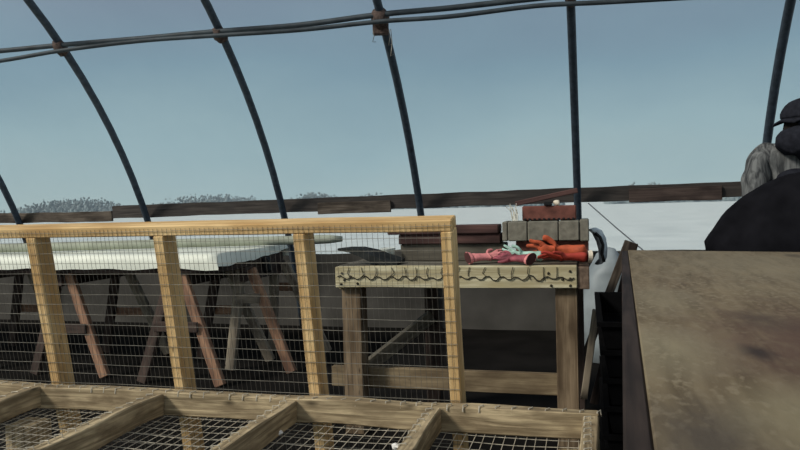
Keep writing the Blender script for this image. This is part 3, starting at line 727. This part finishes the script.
# black trays
tx0, tx1 = 0.045, 0.40; ty0, ty1 = 2.12, 2.80; nt_ = 8; ht = 0.083
names = ['lowest', 'second from bottom', 'third from bottom', 'fourth from bottom', 'fourth from top', 'third from top', 'second from top', 'topmost']
for k in range(nt_):
    z = k * ht; dx = random.uniform(-.012, .012)
    bm = bmesh.new()
    def ring(x0, x1, y0, y1, z): return [bm.verts.new(q) for q in ((x0, y0, z), (x1, y0, z), (x1, y1, z), (x0, y1, z))]
    a = ring(tx0 + dx + .012, tx1 + dx - .012, ty0 + .012, ty1 - .012, z + .001); b = ring(tx0 + dx, tx1 + dx, ty0, ty1, z + ht - .014); c = ring(tx0 + dx - .012, tx1 + dx + .012, ty0 - .012, ty1 + .012, z + ht - .014)
    d = ring(tx0 + dx - .012, tx1 + dx + .012, ty0 - .012, ty1 + .012, z + ht - .001); e = ring(tx0 + dx + .006, tx1 + dx - .006, ty0 + .006, ty1 - .006, z + ht - .001); f = ring(tx0 + dx + .018, tx1 + dx - .018, ty0 + .018, ty1 - .018, z + .006)
    for p, q in ((a, b), (b, c), (c, d), (d, e), (e, f)):
        for i in range(4): bm.faces.new((p[i], p[(i + 1) % 4], q[(i + 1) % 4], q[i]))
    bm.faces.new(a[::-1]); bm.faces.new(f)
    tag(from_bm('plastic_tray', bm, M['tray']), 'black plastic tray between work table and plywood table, %s of its stack' % names[k], 'tray', 'stacked black trays')
bm = bmesh.new(); hx0 = at(610, 285, 4.55); bmesh.ops.create_uvsphere(bm, u_segments=36, v_segments=18, radius=1)
for v in bm.verts:
    q = V((v.co.x * 0.21, v.co.y * 0.22, max(v.co.z, -0.0) * 0.70))
    q.x += 0.10 * (1 - v.co.z) * (1 if v.co.x > 0 else 0.4) * v.co.x
    v.co = q + V((noise.noise(q * 6), noise.noise(q * 6 + V((5, 0, 0))), (noise.noise(q * 5 + V((0, 5, 0))) if v.co.z > 0.02 else 0))) * 0.05
tag(from_bm('plastic_sheet', bm, M['tarp'], None, True, Matrix.Translation((hx0.x, 4.72, 0.004))), 'heaped blue-grey plastic sheet on the floor beyond the right end of work table', 'plastic sheet')
# cord from the hoop
c0 = at(588, 203, 5.12); c1 = at(644, 251, 5.0); cd = (c1 - c0) / (c1.z - c0.z); ce = c1 + cd * (0.02 - c1.z)
tag(tube('cord', [c0, c0.lerp(c1, .5) + V((0, 0, -.004)), c1, ce], 0.005, M['cord'], None, 6), 'thin grey cord slanting down from the hoop right of the block stack', 'cord')

# ------------------------------------------------------------------ people
def head_mesh(name, c, f, r, mat, parent):
    """head with brow, nose, mouth, chin and ears; f = facing (horizontal)"""
    bm = bmesh.new(); bmesh.ops.create_uvsphere(bm, u_segments=40, v_segments=28, radius=1)
    for v in bm.verts:
        x, y, z = v.co                      # facing is +x
        k = 1.0
        if z < -0.1: k = 1 - 0.28 * min(1, (-z - .1))
        X, Y, Z = x * 0.95 * (0.94 if x > 0 else 1.05), y * 0.78 * k, z * 1.18
        if x > 0:
            def bump(y0, z0, sy, sz, amp): return amp * math.exp(-((y - y0) / sy) ** 2 - ((z - z0) / sz) ** 2)
            X += bump(0, -.12, .13, .22, .24) + bump(0, -.28, .17, .09, .10)           # nose
            X += bump(0, .22, .5, .10, .06)                                              # brow
            X -= bump(.30, .05, .16, .11, .10) + bump(-.30, .05, .16, .11, .10)          # sockets
            X += bump(0, -.47, .22, .05, .05) + bump(0, -.57, .20, .05, .05) - bump(0, -.52, .24, .02, .05)   # lips
            X += bump(0, -.80, .28, .14, .12)                                            # chin
        v.co = V((X, Y, Z)) * r
    for s in (-1, 1):
        e = bmesh.ops.create_uvsphere(bm, u_segments=12, v_segments=8, radius=1, matrix=Matrix.Translation((-.05 * r, s * .78 * r, -.05 * r)) @ Matrix.Diagonal((.16 * r, .07 * r, .26 * r, 1)))
    f = V(f).normalized(); m = Matrix((f, V((-f.y, f.x, 0)), V((0, 0, 1)))).transposed().to_4x4(); m.translation = c
    o = from_bm(name, bm, mat, parent, True, m)
    for s in (-1, 1):
        bm = bmesh.new(); bmesh.ops.create_uvsphere(bm, u_segments=12, v_segments=8, radius=.11 * r)
        q = m @ V((.80 * r, s * .30 * r, .06 * r)); from_bm('eye', bm, M['eye'], o, True, Matrix.Translation(q))
    return o, m

def hand_chain(vs, es, wrist, dirv, palm_n, r=0.009, curl=0.5):
    """palm and five fingers appended to a skeleton from vertex index `wrist`"""
    w = V(vs[wrist][0]); d = V(dirv).normalized(); n = V(palm_n).normalized(); s = d.cross(n)
    ip = len(vs); vs.append((tuple(w + d * 0.055), (.034, .018))); es.append((wrist, ip))
    for k, (o, l) in enumerate(((-.028, .068), (-.010, .080), (.010, .074), (.028, .058))):
        last = ip
        for q in range(1, 4):
            p = w + d * (0.085 + l * q / 3) + s * o * (1 + .15 * q) + n * (curl * l * (q / 3) ** 2)
            vs.append((tuple(p), r * (1.1 - .12 * q))); es.append((last, len(vs) - 1)); last = len(vs) - 1
    last = wrist
    for q, (a, b) in enumerate(((.030, -.030), (.058, -.050), (.082, -.056))):
        vs.append((tuple(w + d * a + s * b + n * .012 * (q + 1)), r * (1.3 - .15 * q))); es.append((last, len(vs) - 1)); last = len(vs) - 1

# person standing behind, cap and grey sleeves
Y1 = 4.45
sh = at(796, 152, Y1); hd = at(807, 124, Y1)
px_, = (sh.x,)
t = thing('person', (sh.x, Y1, 0), 'standing person in dark cap, dark scarf and grey ribbed jacket at right edge', 'person')
def P3(dx, dy, z): return (sh.x + dx, Y1 + dy, z)
zs_ = at(760, 158, Y1).z
arm_l = at(759, 149, Y1); el = at(754, 203, Y1 - .06); wr_ = V((el.x + 0.20, el.y - 0.16, el.z + 0.0))
ar_ = V((2 * sh.x - arm_l.x + 0.02, Y1, arm_l.z)); er = V((2 * sh.x - el.x, el.y, el.z)); wrr = V((er.x - .20, er.y - .16, er.z))
nk = V((sh.x + .03, Y1 + .01, arm_l.z + 0.06))
vs = [(P3(0, .05, .84), (.15, .11)), (P3(.0, .04, 1.0), (.14, .10)), (P3(0, .02, arm_l.z - .12), (.16, .11)), (tuple(nk - V((0, 0, .04))), (.075, .07)), (tuple(V((hd.x, Y1, hd.z - .04))), .06),
      (tuple(arm_l), .055), (tuple(el), .045), (tuple(wr_), .03), (tuple(ar_), .055), (tuple(er), .045), (tuple(wrr), .03),
      (P3(-.10, .05, .80), .085), (P3(-.11, .03, .46), .06), (P3(-.12, .07, .10), .045), (P3(-.13, -.06, .04), (.04, .03)),
      (P3(.10, .05, .80), .085), (P3(.11, .03, .46), .06), (P3(.12, .07, .10), .045), (P3(.13, -.06, .04), (.04, .03))]
es = [(0, 1), (1, 2), (2, 3), (3, 4), (2, 5), (5, 6), (6, 7), (2, 8), (8, 9), (9, 10), (0, 11), (11, 12), (12, 13), (13, 14), (0, 15), (15, 16), (16, 17), (17, 18)]
hand_chain(vs, es, 7, wr_ - el, (0, 0, -1)); hand_chain(vs, es, 10, wrr - er, (0, 0, -1))
skin('body', vs, es, M['skin'], t)
head, hm = head_mesh('head', V((hd.x, Y1 - 0.01, hd.z - 0.005)), (-0.93, -0.25, 0), 0.098, M['skin'], t)
J = lambda v, k=1.0: v
skin('jacket', [(P3(0, .05, .80), (.20, .15)), (P3(0, .04, 1.0), (.18, .14)), (P3(0, .02, arm_l.z - .10), (.21, .145)), (tuple(nk - V((0, 0, .05))), (.10, .09)),
                (tuple(arm_l - V((-.01, 0, .02))), .092), (tuple((arm_l + el) / 2), .084), (tuple(el), .074), (tuple(wr_ - (wr_ - el) * .06), .05),
                (tuple(ar_), .09), (tuple((ar_ + er) / 2), .082), (tuple(er), .072), (tuple(wrr - (wrr - er) * .06), .05)],
     [(0, 1), (1, 2), (2, 3), (2, 4), (4, 5), (5, 6), (6, 7), (2, 8), (8, 9), (9, 10), (10, 11)], M['knit'], t, 3, 0, jitter=0.012, jscale=11)
skin('trousers', [(P3(0, .05, .84), (.17, .13)), (P3(-.10, .05, .76), .11), (P3(-.11, .03, .46), .085), (P3(-.12, .07, .10), .07), (P3(.10, .05, .76), .11), (P3(.11, .03, .46), .085), (P3(.12, .07, .10), .07)],
     [(0, 1), (1, 2), (2, 3), (0, 4), (4, 5), (5, 6)], M['trouser'], t)
for s in (-1, 1):
    skin('boot', [(P3(s * .12, .08, .07), .062), (P3(s * .125, .0, .05), .055), (P3(s * .13, -.09, .04), .045)], [(0, 1), (1, 2)], M['boot'], t)
# scarf and vest front
skin('scarf', [(tuple(at(777, 143, Y1 - .06)), .052), (tuple(at(789, 141, Y1 - .13)), .085), (tuple(at(803, 140, Y1 - .15)), .10), (tuple(at(815, 154, Y1 - .13)), .07), (tuple(at(826, 148, Y1 - .02)), .06)],
     [(0, 1), (1, 2), (2, 3), (3, 4)], M['cap'], t, 3, jitter=0.012, jscale=20)
skin('vest', [(tuple(at(790, 168, Y1 - .13)), .085), (tuple(at(794, 185, Y1 - .15)), .10), (tuple(at(798, 215, Y1 - .13)), .13), (tuple(at(800, 238, Y1 - .10)), .14)], [(0, 1), (1, 2), (2, 3)], M['cap'], t, 2, jitter=0.01)
# dark cover added to darken the face; hood round it
bm = bmesh.new(); bmesh.ops.create_uvsphere(bm, u_segments=24, v_segments=16, radius=1)
for v in bm.verts:
    v.co = V((v.co.x * .122, v.co.y * .106, v.co.z * .112 - .050)) * (1 + .06 * noise.noise(v.co * 4))
from_bm('face_cover', bm, M['hair'], t, True, hm @ Matrix.Translation((0.012, 0, 0)))
bm = bmesh.new(); bmesh.ops.create_uvsphere(bm, u_segments=28, v_segments=18, radius=1)      # hood, open towards the face
bmesh.ops.delete(bm, geom=[v for v in bm.verts if v.co.x > 0.86], context='VERTS')
for v in bm.verts: v.co = V((v.co.x * .135 - .005, v.co.y * .125, v.co.z * .140 - .03)) * (1 + .05 * noise.noise(v.co * 3))
bmesh.ops.solidify(bm, geom=bm.faces[:], thickness=0.008)
from_bm('hood', bm, M['cap'], t, True, hm)
# cap with bill
bm = bmesh.new(); bmesh.ops.create_uvsphere(bm, u_segments=32, v_segments=20, radius=1)
for v in bm.verts:
    z = v.co.z
    v.co = V((v.co.x * .140, v.co.y * .130, (z if z > 0 else z * .25) * .115 + .045))
    v.co += V((1, 1, 1)) * noise.noise(v.co * 22) * .008
c = from_bm('cap', bm, M['cap'], t, True, hm)
bm = bmesh.new(); pr = []
for k in range(13):
    a = -1.15 + 2.3 * k / 12
    pr.append((V((.115 * math.cos(a), .12 * math.sin(a), .045)), V((.120 + .035 * math.cos(a) ** .7, .125 * math.sin(a), .030 - .02 * abs(math.sin(a))))))
tp = [(bm.verts.new(a), bm.verts.new(b)) for a, b in pr]; bt = [(bm.verts.new(a - V((0, 0, .012))), bm.verts.new(b - V((0, 0, .012)))) for a, b in pr]
for k in range(12):
    bm.faces.new((tp[k][0], tp[k][1], tp[k + 1][1], tp[k + 1][0])); bm.faces.new((bt[k][0], bt[k + 1][0], bt[k + 1][1], bt[k][1]))
    bm.faces.new((tp[k][1], bt[k][1], bt[k + 1][1], tp[k + 1][1])); bm.faces.new((tp[k][0], tp[k + 1][0], bt[k + 1][0], bt[k][0]))
bm.faces.new((tp[0][0], bt[0][0], bt[0][1], tp[0][1])); bm.faces.new((tp[12][0], tp[12][1], bt[12][1], bt[12][0]))
from_bm('bill', bm, M['cap'], c, True, hm)

# person bending over in black, rump to the left
Y2 = 3.52
def Q(px, py, dy=0.0): return at(px, py, Y2 + dy)
rp = Q(760, 252)          # pelvis
t = thing('person', (rp.x, Y2, 0), 'person bent over in black coat behind the plywood table, only the rounded back showing', 'person')
ch = Q(850, 226); nkx = V((ch.x + .23, Y2, ch.z - .03)); hx = V((ch.x + .38, Y2, ch.z - .10))
def D(p, dx=0, dy=0, dz=0): return (p.x + dx, p.y + dy, p.z + dz)
shl, shr = V((ch.x + .08, Y2 - .20, ch.z)), V((ch.x + .08, Y2 + .20, ch.z))
ell, elr = shl + V((.10, -.05, -.27)), shr + V((.10, .05, -.27))
wl, wrb = ell + V((.14, .03, -.18)), elr + V((.14, -.03, -.18))
lz = rp.z
vs = [(D(rp), (.14, .15)), (D(rp.lerp(ch, .5), dz=.02), (.13, .14)), (D(ch), (.13, .16)), (D(nkx), .06), (D(hx), .06),
      (D(shl), .055), (D(ell), .043), (D(wl), .03), (D(shr), .055), (D(elr), .043), (D(wrb), .03),
      (D(rp, .0, -.11, -.10), .09), (D(rp, .04, -.13, .44 - lz), .062), (D(rp, -.02, -.13, .09 - lz), .045), (D(rp, .11, -.14, .035 - lz), (.04, .03)),
      (D(rp, .0, .11, -.10), .09), (D(rp, .04, .13, .44 - lz), .062), (D(rp, -.02, .13, .09 - lz), .045), (D(rp, .11, .14, .035 - lz), (.04, .03))]
es = [(0, 1), (1, 2), (2, 3), (3, 4), (2, 5), (5, 6), (6, 7), (2, 8), (8, 9), (9, 10), (0, 11), (11, 12), (12, 13), (13, 14), (0, 15), (15, 16), (16, 17), (17, 18)]
hand_chain(vs, es, 7, wl - ell, (1, 0, 0)); hand_chain(vs, es, 10, wrb - elr, (1, 0, 0))
skin('body', vs, es, M['skin'], t)
head_mesh('head', hx + V((.05, 0, -.03)), (1, -0.1, 0), 0.095, M['skin'], t)
bm = bmesh.new(); bmesh.ops.create_uvsphere(bm, u_segments=24, v_segments=16, radius=1)
for v in bm.verts: v.co = V((v.co.x * .115, v.co.y * .095, (v.co.z if v.co.z > 0 else v.co.z * .3) * .115 + .03))
from_bm('hair', bm, M['hair'], t, True, Matrix.Translation(hx + V((.04, 0, -.02))))
cc_ = Q(815, 262); ax = (Q(815, 262) - Q(707, 262)).length; az = (Q(815, 172) - Q(815, 262)).length
bm = bmesh.new(); bmesh.ops.create_uvsphere(bm, u_segments=64, v_segments=40, radius=1)
for v in bm.verts:
    q = v.co.copy(); lo = q.z < -0.35
    X, Y_, Z = q.x * ax, q.y * 0.25, max(q.z, -0.55) * az
    if q.z < -0.1: X *= 1 - 0.12 * (-q.z - .1); Y_ *= 1 + 0.2 * min(.5, -q.z)
    w_ = V((X, Y_, Z)); k = 0.014 * noise.noise(w_ * 5) + 0.010 * noise.noise(V((X * 14, Y_ * 10, Z * 3)))
    hem = 0.016 * math.exp(-((Z - 0.10) / 0.03) ** 2) if q.x < -0.5 else 0
    v.co = w_ + q.normalized() * k - V((hem, 0, 0))
from_bm('coat', bm, M['coat'], t, True, Matrix.Translation(cc_))
skin('coat_collar', [(D(ch, -.10), (.19, .20)), (D(ch, .08), (.17, .22)), (D(nkx, -.03), .115)], [(0, 1), (1, 2)], M['coat'], t)
for sh_, e_, w_ in ((shl, ell, wl), (shr, elr, wrb)):
    skin('sleeve', [(D(sh_, -.04), .095), (D(sh_.lerp(e_, .5)), .09), (D(e_), .078), (D(w_, -.01, 0, .02), .052)], [(0, 1), (1, 2), (2, 3)], M['coat'], t)
skin('trousers', [(D(rp, -.02, 0, -.06), (.15, .17)), (D(rp, -.0, -.11, -.16), .115), (D(rp, .04, -.13, .44 - lz), .085), (D(rp, -.02, -.13, .10 - lz), .07), (D(rp, .0, .11, -.16), .115), (D(rp, .04, .13, .44 - lz), .085), (D(rp, -.02, .13, .10 - lz), .07)],
     [(0, 1), (1, 2), (2, 3), (0, 4), (4, 5), (5, 6)], M['trouser'], t)
for s in (-1, 1):
    skin('boot', [(D(rp, -.04, s * .13, .07 - lz), .062), (D(rp, .05, s * .135, .05 - lz), .055), (D(rp, .14, s * .14, .042 - lz), .045)], [(0, 1), (1, 2)], M['boot'], t)

# ------------------------------------------------------------------ light
w = bpy.data.worlds.new('sky'); S.world = w; w.use_nodes = True; nt = w.node_tree; nt.nodes.clear()
out = N(nt, 'ShaderNodeOutputWorld'); bg = N(nt, 'ShaderNodeBackground')
tc = N(nt, 'ShaderNodeTexCoord'); sx = N(nt, 'ShaderNodeSeparateXYZ'); nt.links.new(tc.outputs['Generated'], sx.inputs[0])
nz = N(nt, 'ShaderNodeTexNoise'); nz.inputs['Scale'].default_value = 2.6; nz.inputs['Detail'].default_value = 5
mp = N(nt, 'ShaderNodeMapping'); mp.inputs['Scale'].default_value = (1, 1, 3.0); nt.links.new(tc.outputs['Generated'], mp.inputs[0]); nt.links.new(mp.outputs[0], nz.inputs['Vector'])
ma = N(nt, 'ShaderNodeMath', operation='MULTIPLY_ADD'); ma.inputs[1].default_value = 0.16; nt.links.new(nz.outputs['Fac'], ma.inputs[0])
sb = N(nt, 'ShaderNodeMath', operation='SUBTRACT'); sb.inputs[1].default_value = 0.08; nt.links.new(sx.outputs['Z'], sb.inputs[0]); nt.links.new(sb.outputs[0], ma.inputs[2])
r = ramp(nt, [(0.0, (0.42, 0.54, 0.54)), (0.09, (0.33, 0.48, 0.52)), (0.19, (0.20, 0.33, 0.41)), (0.32, (0.14, 0.20, 0.29)), (0.6, (0.15, 0.18, 0.23)), (1.0, (0.20, 0.22, 0.25))])
nt.links.new(ma.outputs[0], r.inputs[0]); nt.links.new(r.outputs[0], bg.inputs[0]); bg.inputs[1].default_value = 1.12
nt.links.new(bg.outputs[0], out.inputs[0])
sd = bpy.data.lights.new('sun', 'SUN'); sd.energy = 4.6; sd.angle = math.radians(12); sd.color = (1.0, 0.94, 0.83)
so = bpy.data.objects.new('sun', sd); COL.objects.link(so)
so.rotation_euler = V((0.66, 0.62, -0.64)).to_track_quat('-Z', 'Y').to_euler()

S.view_settings.view_transform = 'Standard'; S.view_settings.look = 'None'; S.view_settings.gamma = 1.0
S.view_settings.exposure = 0.0; S.view_settings.use_curve_mapping = False
try:
    S.cycles.use_denoising = True
    S.cycles.transparent_max_bounces = 24
except Exception: pass
